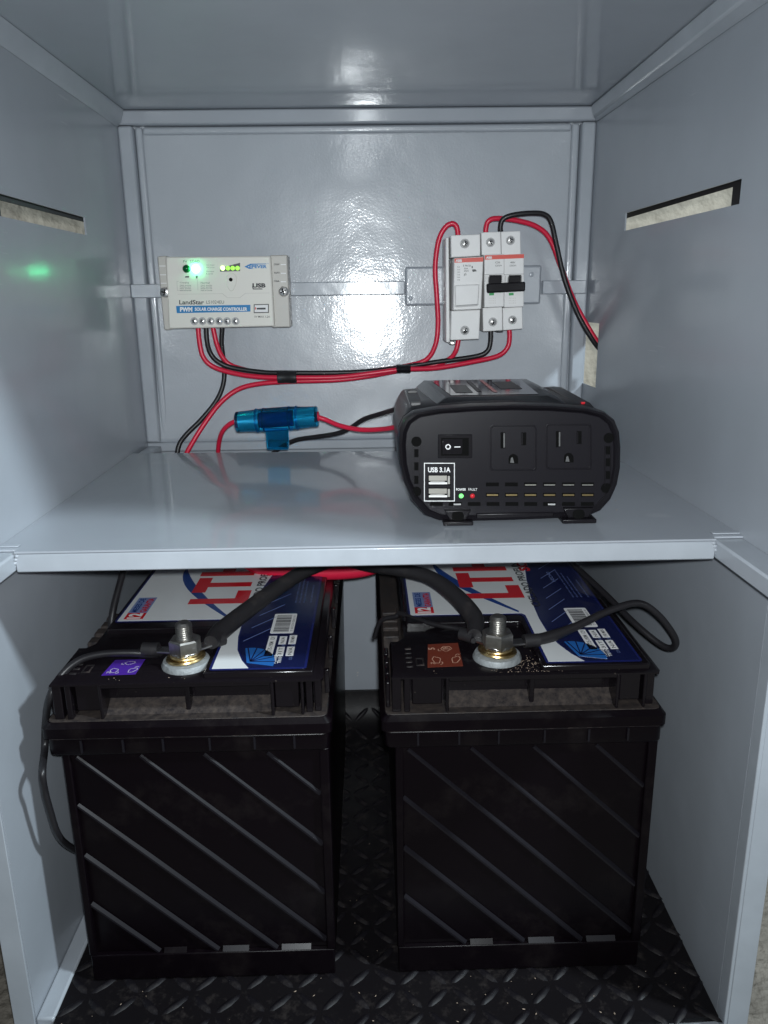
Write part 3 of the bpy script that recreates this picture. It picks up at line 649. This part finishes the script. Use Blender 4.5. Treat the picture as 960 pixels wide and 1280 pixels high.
# ------------------------------------------------------------------ fuse holder and breaker on the rail
fh = thing('fuse_holder', tuple(at(582, 424, .715)), 'white single fuse holder with red stripe beside the breaker', 'fuse holder')
def blockpx(name, m, parent, q, Y0, Y1, bevel=.0008): return B().prism(quad_px(q, Y0), (0, Y1-Y0, 0)).build(name, m, parent, bevel=bevel)
blockpx('side_wall', 'device_white', fh, [(557.5, 428), (562.5, 428), (561, 296.5), (557, 297)], .703, .734)
blockpx('lower_block', 'device_white', fh, [(563, 425.5), (599, 424), (600.5, 387), (564, 388.5)], .6955, .733)
blockpx('middle_block', 'device_white', fh, [(566.5, 388), (601.5, 386.5), (604.5, 320.5), (567.5, 322.5)], .6885, .733)
blockpx('upper_block', 'device_white', fh, [(564, 322), (600.5, 320), (600.5, 292.5), (563.5, 294)], .6955, .733)
plate_px('stripe', 'device_red', fh, [(568, 328.5), (604, 327), (604.4, 321.5), (568, 323.2)], .6883)
text_px('ABB', 'print_white', fh, 569.5, 324, 577.5, 327.6, .6882, .05)
blockpx('drawer', 'device_white', fh, [(569, 384.5), (598, 382.5), (599.5, 355), (568.5, 356.5)], .6868, .689, .0012)
blockpx('drawer_grip', 'device_grey', fh, [(570.5, 383), (597, 381), (597.6, 379.8), (570.2, 381.6)], .6862, .687, .0003)
for s, u0, v0, u1, v1 in (('E 90/32', 579, 331, 588.5, 333.2), ('32A', 580, 334.6, 585, 336.6), ('690V', 580, 337.8, 586, 339.6), ('gG', 580, 341, 583, 345)): text_px(s, 'print_grey', fh, u0, v0, u1, v1, .6883, .01)
for v in range(6): text_px('IEC 60269', 'print_grey', fh, 571.5, 333+3.2*v, 575, 334.6+3.2*v, .6883, 0)
plate_px('mark', 'print_grey', fh, [(591, 340), (596, 339), (594, 336.5), (590, 337)], .6883); plate_px('mark', 'print_grey', fh, [(589.6, 335), (591, 335.2), (591, 332.6), (589.6, 332.4)], .6883)
for u, v in ((581, 304.5), (581, 413)):
    B().lathe(at(u, v, .6954), (0, -1, 0), [(.0040, -.0001), (.0040, .0003), (.0033, .0003)], 18).build('screw_well', 'device_grey', fh); cross_screw(fh, at(u, v, .6953), .0030)
blockpx('clip', 'metal_dull', fh, [(563, 431), (569, 431), (568, 426.3), (562, 426.5)], .705, .728, .0006)
mc = thing('circuit_breaker', tuple(at(628, 412, .715)), 'white two pole circuit breaker with black toggle bar', 'circuit breaker')
for k, (ta, tb, ba, bb_) in enumerate((((601.5, 290.5), (625.8, 289.5), (604, 414.5), (628.4, 413)), ((626.3, 289.5), (650.5, 288.5), (628.9, 413), (653.5, 411)))):
    blockpx('upper_block', 'device_white', mc, [(ta[0]+.7, 319), (tb[0]+.7, 318), tb, ta], .6955, .733, .0006)
    blockpx('lower_block', 'device_white', mc, [ba, bb_, (bb_[0]-.6, 383.5), (ba[0]-.6, 385)], .6955, .733, .0006)
    blockpx('middle_block', 'device_white', mc, [(605.5+k*24.8, 384.5), (630+k*24.8, 383.3), (630.3+k*24.8, 317.2), (605.5+k*24.8, 318.4)], .6885, .733, .0006)
    blockpx('toggle_seat', 'hole', mc, [(611.5+k*24.5, 353), (627+k*24.5, 352.6), (627+k*24.5, 343.6), (611.5+k*24.5, 344)], .6880, .6888, .0003)
    blockpx('toggle', 'gloss_black', mc, [(611+k*24.6, 357), (627+k*24.6, 356.2), (626.5+k*24.6, 344.6), (612+k*24.6, 345.2)], .6815, .6875, .0008)
    for uu in (608.8, 629): blockpx('toggle_guard', 'device_white', mc, [(uu+k*24.6-1.4, 353), (uu+k*24.6+1.2, 353), (uu+k*24.6+1.2, 343.6), (uu+k*24.6-1.4, 343.8)], .6862, .6890, .0003)
    plate_px('flag', 'print_green', mc, [(611.5+k*24.6, 369.4), (617.5+k*24.6, 369), (617.5+k*24.6, 366), (611.5+k*24.6, 366.2)], .6883)
    text_px('C20' if k == 0 else '400V', 'print_grey', mc, 619+k*19, 327, 625+k*19, 329.2, .6883, .01); text_px('S202M', 'print_grey', mc, 619+k*18, 331, 627+k*18, 333, .6883, .0)
    for v in (372, 375, 378): text_px('0.5-2 UC Z', 'flange_grey', mc, 611+k*25, v, 620+k*25, v+1.5, .6883, 0)
    plate_px('groove', 'print_grey', mc, [(629.8 if k else 605.6, 343.4), (655 if k else 629.6, 342.6), (655 if k else 629.6, 342.2), (629.8 if k else 605.6, 343)], .6883)
blockpx('toggle_bar', 'gloss_black', mc, [(609, 366.5), (656.8, 364), (657, 352), (608.5, 354.5)], .6790, .6835, .0012)
plate_px('stripe', 'device_red', mc, [(606, 324.6), (655, 322.6), (655, 317.6), (606, 319.2)], .6882)
text_px('ABB', 'print_white', mc, 607.5, 320.4, 615, 323.6, .6881, .05)
for u, v in ((613, 303), (638, 300.5), (616, 402.5), (640.5, 400)):
    B().lathe(at(u, v, .6954), (0, -1, 0), [(.0038, -.0001), (.0038, .0003), (.0031, .0003)], 18).build('screw_well', 'device_grey', mc); cross_screw(mc, at(u, v, .6953), .0029)
blockpx('clip', 'print_dark', mc, [(622, 415.5), (629, 415), (629, 412), (622, 412.5)], .705, .728, .0004)

# ------------------------------------------------------------------ upper wires
RW = .0022
def wire(pts, red, label, r=RW):
    return cable('wire', [at(u, v, y) for u, v, y in pts], r, 'cable_red' if red else 'cable_black', label, 'wire', None, 12)
wire([(247.5, 408, .714), (249.5, 428, .714), (254, 446, .714), (266, 458, .715), (290, 466, .715), (322, 471, .714), (358, 472, .713), (420, 471.5, .713), (462, 467, .712), (500, 462, .712), (545, 460, .714), (592, 452, .715), (622, 445, .715), (634, 435, .715), (637, 422, .715), (636, 406, .715)], True,
     'red wire from leftmost controller terminal to the right bottom breaker terminal')
wire([(257.5, 408, .716), (259, 428, .716), (264, 443, .717), (274, 453, .717), (292, 460, .718), (330, 465.5, .718), (358, 466, .717), (420, 466, .717), (462, 464, .716), (500, 459.5, .716), (545, 452.5, .717), (592, 446, .717), (608, 440, .716), (613, 428, .716), (613.5, 406, .716)], False,
     'black wire from the controller to the left bottom breaker terminal')
wire([(266, 408, .720), (271, 430, .720), (278, 446, .721), (290, 457, .722), (320, 465, .721), (358, 469, .720), (420, 468, .720), (470, 463, .719), (505, 458, .719), (532, 450, .717), (544, 432, .716), (547.5, 405, .716), (546, 370, .716), (544, 335, .716), (548, 302, .715), (556, 285, .714), (565, 279.5, .713), (571, 284, .713), (573, 298, .713)], True,
     'red wire running up beside the fuse holder and hooking into its top')
wire([(278, 408, .724), (277, 430, .725), (280, 455, .726), (279.5, 478, .724), (271, 500, .720), (252, 524, .714), (233, 543, .708), (224, 556, .704), (221.5, 572, .702), (222, 600, .702)], False,
     'black wire dropping from the controller behind the shelf edge')
wire([(574, 420, .716), (570, 438, .716), (561, 449, .718), (540, 457, .719), (505, 462, .717), (462, 470, .717), (420, 475, .717), (358, 477, .717), (322, 480, .717), (297, 487, .716), (276, 503, .713), (258, 526, .709), (242, 551, .704), (231, 573, .701), (228, 600, .701)], True,
     'red wire from the fuse holder bottom down behind the shelf edge')
wire([(607.5, 297, .713), (607.5, 285, .713), (611, 276, .712), (622, 273, .712), (648, 276, .713), (672, 284, .715), (688, 300, .716), (702, 336, .717), (718, 377, .717), (737, 412, .715), (752, 434, .714), (764, 446, .718)], True,
     'red wire arching from the breaker top to the notch in the right wall')
wire([(627, 296, .710), (625.5, 284, .709), (629, 274, .708), (641, 269, .707), (662, 266.5, .707), (680, 268, .708), (689, 278, .709), (696, 308, .711), (706, 350, .712), (722, 392, .711), (740, 424, .710), (753, 440, .712), (764, 452, .718)], False,
     'black wire arching from the breaker top to the notch in the right wall')
wire([(398, 521.5, .655), (408, 525, .655), (425, 532, .650), (450, 537, .640), (478, 536.5, .625), (500, 533, .605), (520, 530, .596)], True, 'red wire between the blue fuse and the inverter', .0020)
wire([(520, 506, .600), (500, 510, .606), (480, 516, .630), (455, 524, .650), (436, 536, .664), (420, 542, .672), (395, 546, .680), (370, 550, .690), (350, 560, .697), (335, 574, .702), (325, 600, .705)], False, 'black wire from the inverter running over the shelf behind the blue fuse', .0020)
wire([(299, 526, .665), (289, 529, .668), (279, 538, .675), (274, 552, .688), (272.5, 572, .698), (273, 600, .702)], True, 'red wire leaving the blue fuse to behind the shelf', .0020)
def wrap(u, vt, vb, wpx, Y, m, label, r=None):
    c = at(u, (vt+vb)/2, Y); h = (at(u, vt, Y)-at(u, vb, Y)).length/2; l = (at(u+wpx, vt, Y)-at(u, vt, Y)).length/2
    rings = []
    for k, (t, s) in enumerate(((-1, .92), (-.95, 1), (-.4, 1.02), (-.35, .97), (.3, 1.0), (.36, 1.05), (.95, 1), (1, .92))):
        rings.append([c+V((l*t, .0072*s*math.cos(a), h*s*math.sin(a))) for a in [2*math.pi*i/16 for i in range(16)]])
    tag(B().loft(rings).build('tape_wrap', m), label, 'tape')
wrap(359, 464, 479, 24, .7155, 'cable_tape', 'black tape wrapped round the wire bundle below the controller')
wrap(504, 455.5, 466.5, 18, .7165, 'gloss_black', 'short shiny black tie round the wire bundle near the fuse holder')

# ------------------------------------------------------------------ blue in-line fuse
p0, p1 = at(295.5, 527.5, .660), at(397.5, 520.5, .655)
ax = (p1-p0); Lf = ax.length; ax.normalize()
fu = thing('inline_fuse', tuple(at(346, 556, .66)), 'translucent blue in-line fuse with wires at both ends behind the shelf middle', 'fuse')
B().lathe(p0, ax, [(.0078, 0), (.0086, .0006), (.0088, Lf*.12), (.0096, Lf*.27), (.0100, Lf*.34), (.0100, Lf*.66), (.0096, Lf*.73), (.0088, Lf*.88), (.0086, Lf-.0006), (.0078, Lf)], 28).build('body', 'clear_blue', fu)
for a in (.02, .70):
    B().lathe(p0+ax*Lf*a, ax, [(.004, 0), (.0066, .001), (.0066, Lf*.24), (.0074, Lf*.245), (.0074, Lf*.265), (.003, Lf*.28)], 20).build('end_cap', 'fuse_metal', fu)
B().lathe(p0+ax*Lf*.30, ax, [(.0055, 0), (.0055, Lf*.40)], 16).build('fuse_link', 'label_edge', fu)
for a in (.255, .345, .655, .745):
    B().lathe(p0+ax*Lf*a, ax, [(.0092, -.0006), (.0102, -.0006), (.0102, .0006), (.0092, .0006)], 28).build('collar', 'clear_blue', fu)
c = p0+ax*Lf*.5
B().prism([c+V((-.0100, -.004, -.006)), c+V((-.0095, -.004, -.0255)), c+V((.0090, -.004, -.0255)), c+V((.0095, -.004, -.006))], (0, .007, 0)).build('tab', 'clear_blue', fu, bevel=.0015)
for q in (p0, p1):
    B().lathe(q-ax*.0012, ax, [(.0030, 0), (.0042, .0004), (.0042, .002), (.003, .0024)], 16).build('grommet', 'cable_red', fu)

# ------------------------------------------------------------------ inverter
YI = .4505
iv = thing('power_inverter', (.083, .52, ZS), 'black power inverter with two sockets standing on the shelf', 'inverter')
out = [(497.5, 553), (499, 537), (505, 524), (517, 515.5), (545, 510.5), (590, 507), (640, 505.5), (690, 506.5), (735, 510), (757, 515.5), (769, 525), (775, 540), (776.5, 558), (776, 585), (772, 606), (764, 624), (751, 638.5), (736, 645), (700, 648), (640, 650.5), (580, 652), (548, 651), (530, 644), (514, 625), (504, 602), (499, 580)]
P0 = [at(u, v, YI) for u, v in out]
cen = sum(P0, V())/len(P0)
def sc_(pts, kx, kz, y, dz=0): return [V((cen.x+(p.x-cen.x)*kx, y, cen.z+(p.z-cen.z)*kz+dz)) for p in pts]
def arch(pts, y, up):                                   # top rises a little towards the middle of the body
    return [V((p.x, y, p.z+(up*max(0, (p.z-cen.z)/.035) if p.z > cen.z else 0))) for p in pts]
# shell: rim, flared collar, body
shell = B().loft([sc_(P0, .935, .905, YI+.0012), sc_(P0, .965, .955, YI-.0010), sc_(P0, .99, .985, YI-.0004), sc_(P0, 1, 1, YI+.0022), sc_(P0, 1.0, 1.0, YI+.010),
                  sc_(P0, .975, .965, YI+.0112), sc_(P0, .975, .965, YI+.0135), sc_(P0, 1.0, .985, YI+.0148), sc_(P0, .998, .975, YI+.05), sc_(P0, .99, .970, YI+.10), sc_(P0, .97, .960, YI+.122), sc_(P0, .93, .92, YI+.132)],
                 cap0=False).build('shell', 'inverter_shell', iv)
face = B().prism(sc_(P0, .938, .908, YI+.0004), (0, .004, 0)).build('face_plate', 'inverter_face', iv, bevel=.0005)
YFc = YI+.0003
def fpx(name, m, q, parent=face, d=0.0, th=.0006, bevel=0): return B().prism(quad_px(q, YFc-d), (0, th+d*.5, 0)).build(name, m, parent, bevel=bevel, smooth=bool(bevel))
def frect(name, m, u0, v0, u1, v1, parent=face, d=0.0001, th=.0004, bevel=0): return fpx(name, m, [(u0, v1), (u1, v1), (u1, v0), (u0, v0)], parent, d, th, bevel)
# switch
frect('switch_bezel', 'gloss_black', 547.5, 543, 590.5, 573, d=.0010, th=.0016, bevel=.0005)
frect('switch_well', 'hole', 551.5, 547.5, 586, 569.5, d=.0012)
q = [(553, 568), (578, 567.5), (578.5, 548.5), (553, 549)]
sw = B().loft([[at(u, v, YFc-(.0032 if u < 560 else .0012)) for u, v in q], [at(u, v, YFc+.001) for u, v in q]]).build('rocker', 'gloss_black', face, bevel=.0003)
ring_c = at(560, 558.5, YFc-.0031)
B().lathe(ring_c, (0.06, -1, 0), [(.0010, 0), (.0016, 0), (.0016, .0003), (.0010, .0003)], 18, False).build('rocker_mark', 'print_white', sw)
B().prism([at(568, 559.4, YFc-.0025), at(575.5, 559.2, YFc-.0018), at(575.5, 558, YFc-.0018), at(568, 558.2, YFc-.0025)], (0, .0004, 0)).build('rocker_mark', 'print_white', sw, smooth=False)
# two sockets
for u0, u1, v0, v1 in ((612.5, 671, 531.5, 588.5), (682.5, 739.5, 530, 587)):
    r = 4; pts = []
    for cu, cv, a0 in ((u1-r, v1-r, 0), (u0+r, v1-r, 90), (u0+r, v0+r, 180), (u1-r, v0+r, 270)):
        for k in range(4): a = math.radians(a0+30*k); pts.append((cu+r*math.cos(a), cv+r*math.sin(a)))
    grow = lambda k: [((u0+u1)/2+(p[0]-(u0+u1)/2)*k, (v0+v1)/2+(p[1]-(v0+v1)/2)*k) for p in pts]
    so = B().loft([quad_px(grow(1.0), YFc), quad_px(grow(.985), YFc-.0009), quad_px(grow(.955), YFc-.0009), quad_px(grow(.94), YFc-.0001)]).build('socket', 'inverter_face', face)
    B().prism(quad_px(grow(.94), YFc-.0002), (0, .0008, 0)).build('socket_face', 'inverter_face', so, smooth=False)
    um = (u0+u1)/2
    for uu, hh in ((um-13, 10), (um+13, 8)):
        frect('slot', 'hole', uu-3, (v0+9), uu+3, (v0+9+2*hh), so, .0004)
        frect('contact', 'inverter_shell' if uu > um else 'print_grey', uu+.6 if uu < um else uu-2.6, v0+10, uu+2.4 if uu < um else uu-1.2, v0+8+2*hh, so, .0006, .0003)
    fpx('slot', 'hole', [(um-6, v0+48), (um+6, v0+48)] + [(um+6*math.cos(a), v0+42-6*math.sin(a)) for a in [math.radians(x) for x in (0, 30, 60, 90, 120, 150, 180)]], so, .0004, .0004)
    fpx('contact', 'print_grey', [(um-4, v0+47), (um+1, v0+47), (um-1, v0+40), (um-3, v0+41)], so, .0006, .0003)
# usb
for q in ((530, 578.6, 568.5, 579.6), (530, 625.8, 568.5, 626.8), (530, 579.6, 531, 625.8), (567.5, 579.6, 568.5, 625.8)): frect('usb_border', 'print_white', *q, d=.0001)
text_px('USB 3.1A', 'print_white', face, 535, 584, 563, 590.4, YFc-.0002, .03)
for v0 in (594.2, 610.4):
    us = frect('usb_port', 'hole', 535, v0-.6, 563.5, v0+12.4, d=.0002)
    frect('usb_shell', 'usb_metal', 536, v0+.4, 558.5, v0+6.6, us, .0005); frect('usb_tongue', 'device_white', 536, v0+8.6, 559, v0+11.2, us, .0004)
    frect('usb_shell', 'metal_dull', 559.6, v0+.8, 562.4, v0+10.8, us, .0004); frect('usb_pins', 'metal_dull', 538, v0+6.9, 556, v0+8.2, us, .0004)
text_px('POWER', 'print_white', face, 570, 610.2, 582.5, 613.4, YFc-.0001, .02); text_px('FAULT', 'print_white', face, 585.5, 610.2, 596.5, 613.2, YFc-.0001, 0)
for u, m in ((576.5, 'led_dot'), (590.5, 'led_red')): B().lathe(at(u, 619.8, YFc), (0, -1, 0), [(.0014, 0), (.0014, .0005), (.0009, .001), (.0002, .0011)], 12).build('led', m, face)
# vents, screws, side slots
for r_, v in ((0, 605.5), (1, 618.6), (2, 630)):
    for k in range(6 if r_ < 2 else 9):
        u = 607.5+23.8*k if r_ < 2 else 537.5+23.6*k
        if r_ == 2 and u > 745: continue
        vs_ = frect('vent_slot', 'hole', u, v-2.2, u+16, v+2.4, d=.0002)
        if r_ < 2 and (r_ == 1 or k > 1): frect('vent_fin', 'brass' if r_ == 1 else ('usb_metal' if k == 2 else 'metal_dull'), u+1.2, v+(-.8 if r_ == 1 else 0), u+15, v+(1.2 if r_ == 1 else 1.4), vs_, .0004)
        elif r_ == 2 and k in (1, 6): frect('vent_fin', 'device_grey', u+6, v-.4, u+15, v+1.4, vs_, .0004)
for u, v in ((520.5, 552), (520.5, 614.5), (761, 547.5), (757.5, 610)):
    B().lathe(at(u, v, YFc), (0, -1, 0), [(.0030, -.0001), (.0030, .0002), (.0026, .0002)], 18).build('screw_hole', 'hole', face)
for us_, vv in ((520.5, (566.5, 583, 600)), (760, (563, 578, 594))):
    for v in vv: frect('side_slot', 'hole', us_-2.6, v-5, us_+2.6, v+5, d=.0002)
    frect('side_slot_edge', 'inverter_shell', us_-4, 558, us_-3.4, 608, d=.0004); frect('side_slot_edge', 'inverter_shell', us_+3.4, 558, us_+4, 608, d=.0004)
# top: hump with a foil label, shoulders, side ridges
zt0 = max(p.z for p in P0)
hu = B().loft([[V((.036, YI+.016, zt0-.005)), V((.124, YI+.016, zt0-.005)), V((.126, YI+.126, zt0-.004)), V((.034, YI+.126, zt0-.004))],
               [V((.047, YI+.028, zt0+.0012)), V((.109, YI+.028, zt0+.0012)), V((.114, YI+.120, zt0+.0020)), V((.040, YI+.120, zt0+.0020))]]).build('top_hump', 'gloss_black', iv, bevel=.0015)
zz = lambda c, k=0: zt0+.0013+.0008*(c-.028)/.092+.0002+k*.0002
lb = B().add([(.051, YI+.034, zz(.034)), (.105, YI+.034, zz(.034)), (.109, YI+.114, zz(.114)), (.045, YI+.114, zz(.114))], [(0, 1, 2, 3)]).build('foil_label', 'glass_foil', hu, smooth=False)
for a, b1, c0, c1, m in ((.0790, .0815, .045, .112, 'label_red'), (.055, .066, .045, .085, 'print_grey'), (.086, .100, .06, .10, 'print_dark'), (.069, .072, .05, .105, 'print_dark')):
    B().add([(a, YI+c0, zz(c0, 1)), (b1, YI+c0, zz(c0, 1)), (b1, YI+c1, zz(c1, 1)), (a, YI+c1, zz(c1, 1))], [(0, 1, 2, 3)]).build('label_print', m, lb, smooth=False)
for s, xa in ((-1, .0285), (1, .1325)):
    B().loft([[V((xa-.006, y, zt0-.008)), V((xa+.006, y, zt0-.008)), V((xa+.004-s*.001, y, zt0+h)), V((xa-.004-s*.001, y, zt0+h-.0005))] for y, h in ((YI+.016, -.0065), (YI+.028, -.0035), (YI+.10, -.0022), (YI+.122, -.0040))]).build('shoulder', 'inverter_shell', iv, bevel=.001)
for xa, y in ((.0290, YI+.030), (.0300, YI+.085)):
    B().box(xa-.0030, xa+.0030, y, y+.006, zt0-.005, zt0-.0020 if y < .5 else zt0-.0012).build('top_slot', 'print_grey', iv, bevel=.0004)
B().box(.1300, .1322, YI+.027, YI+.029, zt0-.005, zt0-.0030).build('warning_mark', 'led_red', iv)
# feet
for u0, u1 in ((553, 590), (700, 742)):
    xa, xb = at(u0, 650, YI).x, at(u1, 650, YI).x; zf = ZS+.0003
    ft = B(); ft.box(xa, xb, .4440, .4640, zf, zf+.0026); ft.prism([(xa+.004, .4475, zf+.0025), (xb-.004, .4475, zf+.0025), (xb-.001, .4475, zf+.0085), (xa+.001, .4475, zf+.0085)], (0, .016, 0))
    fo = ft.build('foot', 'inverter_shell', iv, bevel=.0006)
    B().lathe(((xa+xb)/2, .4472, zf+.0050), (0, -1, .3), [(.0036, -.0005), (.0036, .0004), (.0026, .0006)], 14).build('foot_hole', 'hole', fo)
    B().box(xa, xb, .5600, .5850, zf, zf+.0050).build('foot', 'inverter_shell', iv, bevel=.0006)
B().box(at(595, 650, YI).x, at(692, 650, YI).x, .4500, .585, ZS+.0022, ZS+.0060).build('base_strip', 'inverter_shell', iv, bevel=.0008)

# ------------------------------------------------------------------ crumbs: wood shavings on the mat, grit on the right lid
def crumbs(name, n, fn, label, r0, r1):
    b = B()
    for _ in range(n):
        p = fn()
        if p is None: continue
        r = random.uniform(r0, r1); a = random.uniform(0, 6.28); e = random.uniform(1, 2.6)
        d = V((math.cos(a), math.sin(a), random.uniform(-.1, .3)))*r*e; q = V((-math.sin(a), math.cos(a), 0))*r; u = V((0, 0, r*.8))
        b.add([p-d, p+q, p+d, p-q, p+u], [(0, 1, 4), (1, 2, 4), (2, 3, 4), (3, 0, 4)])
    tag(b.build(name, 'chips', smooth=False), label, 'debris', kind='stuff')
def on_mat():
    x, y = random.uniform(-.2, .2), .384+random.expovariate(1/.07)
    if y > .68: return None
    if y > .425 and not (-.03 < x < .012) and not x > .175: return None
    return V((x, y, .0006))
crumbs('wood_crumbs', 130, on_mat, 'pale wood crumbs scattered over the rubber mat', .00012, .0005)
crumbs('lid_grit', 200, lambda: V((min(.130, max(.055, random.gauss(.094, .011))), max(.4265, random.gauss(.437, .008)), .2197)), 'brown grit on the right battery lid beside its terminal', .0001, .0003)
crumbs('shelf_specks', 46, lambda: V((random.uniform(.10, .19) if random.random() < .6 else random.uniform(-.19, .02), random.uniform(.425, .60), ZS+.0002)), 'pale paint specks lying on the grey shelf', .0001, .00035)
crumbs('lid_specks', 26, lambda: V((random.uniform(-.17, .16), random.uniform(.4255, .434), .2198)), 'pale dust specks along the front edges of the battery lids', .0001, .00025)
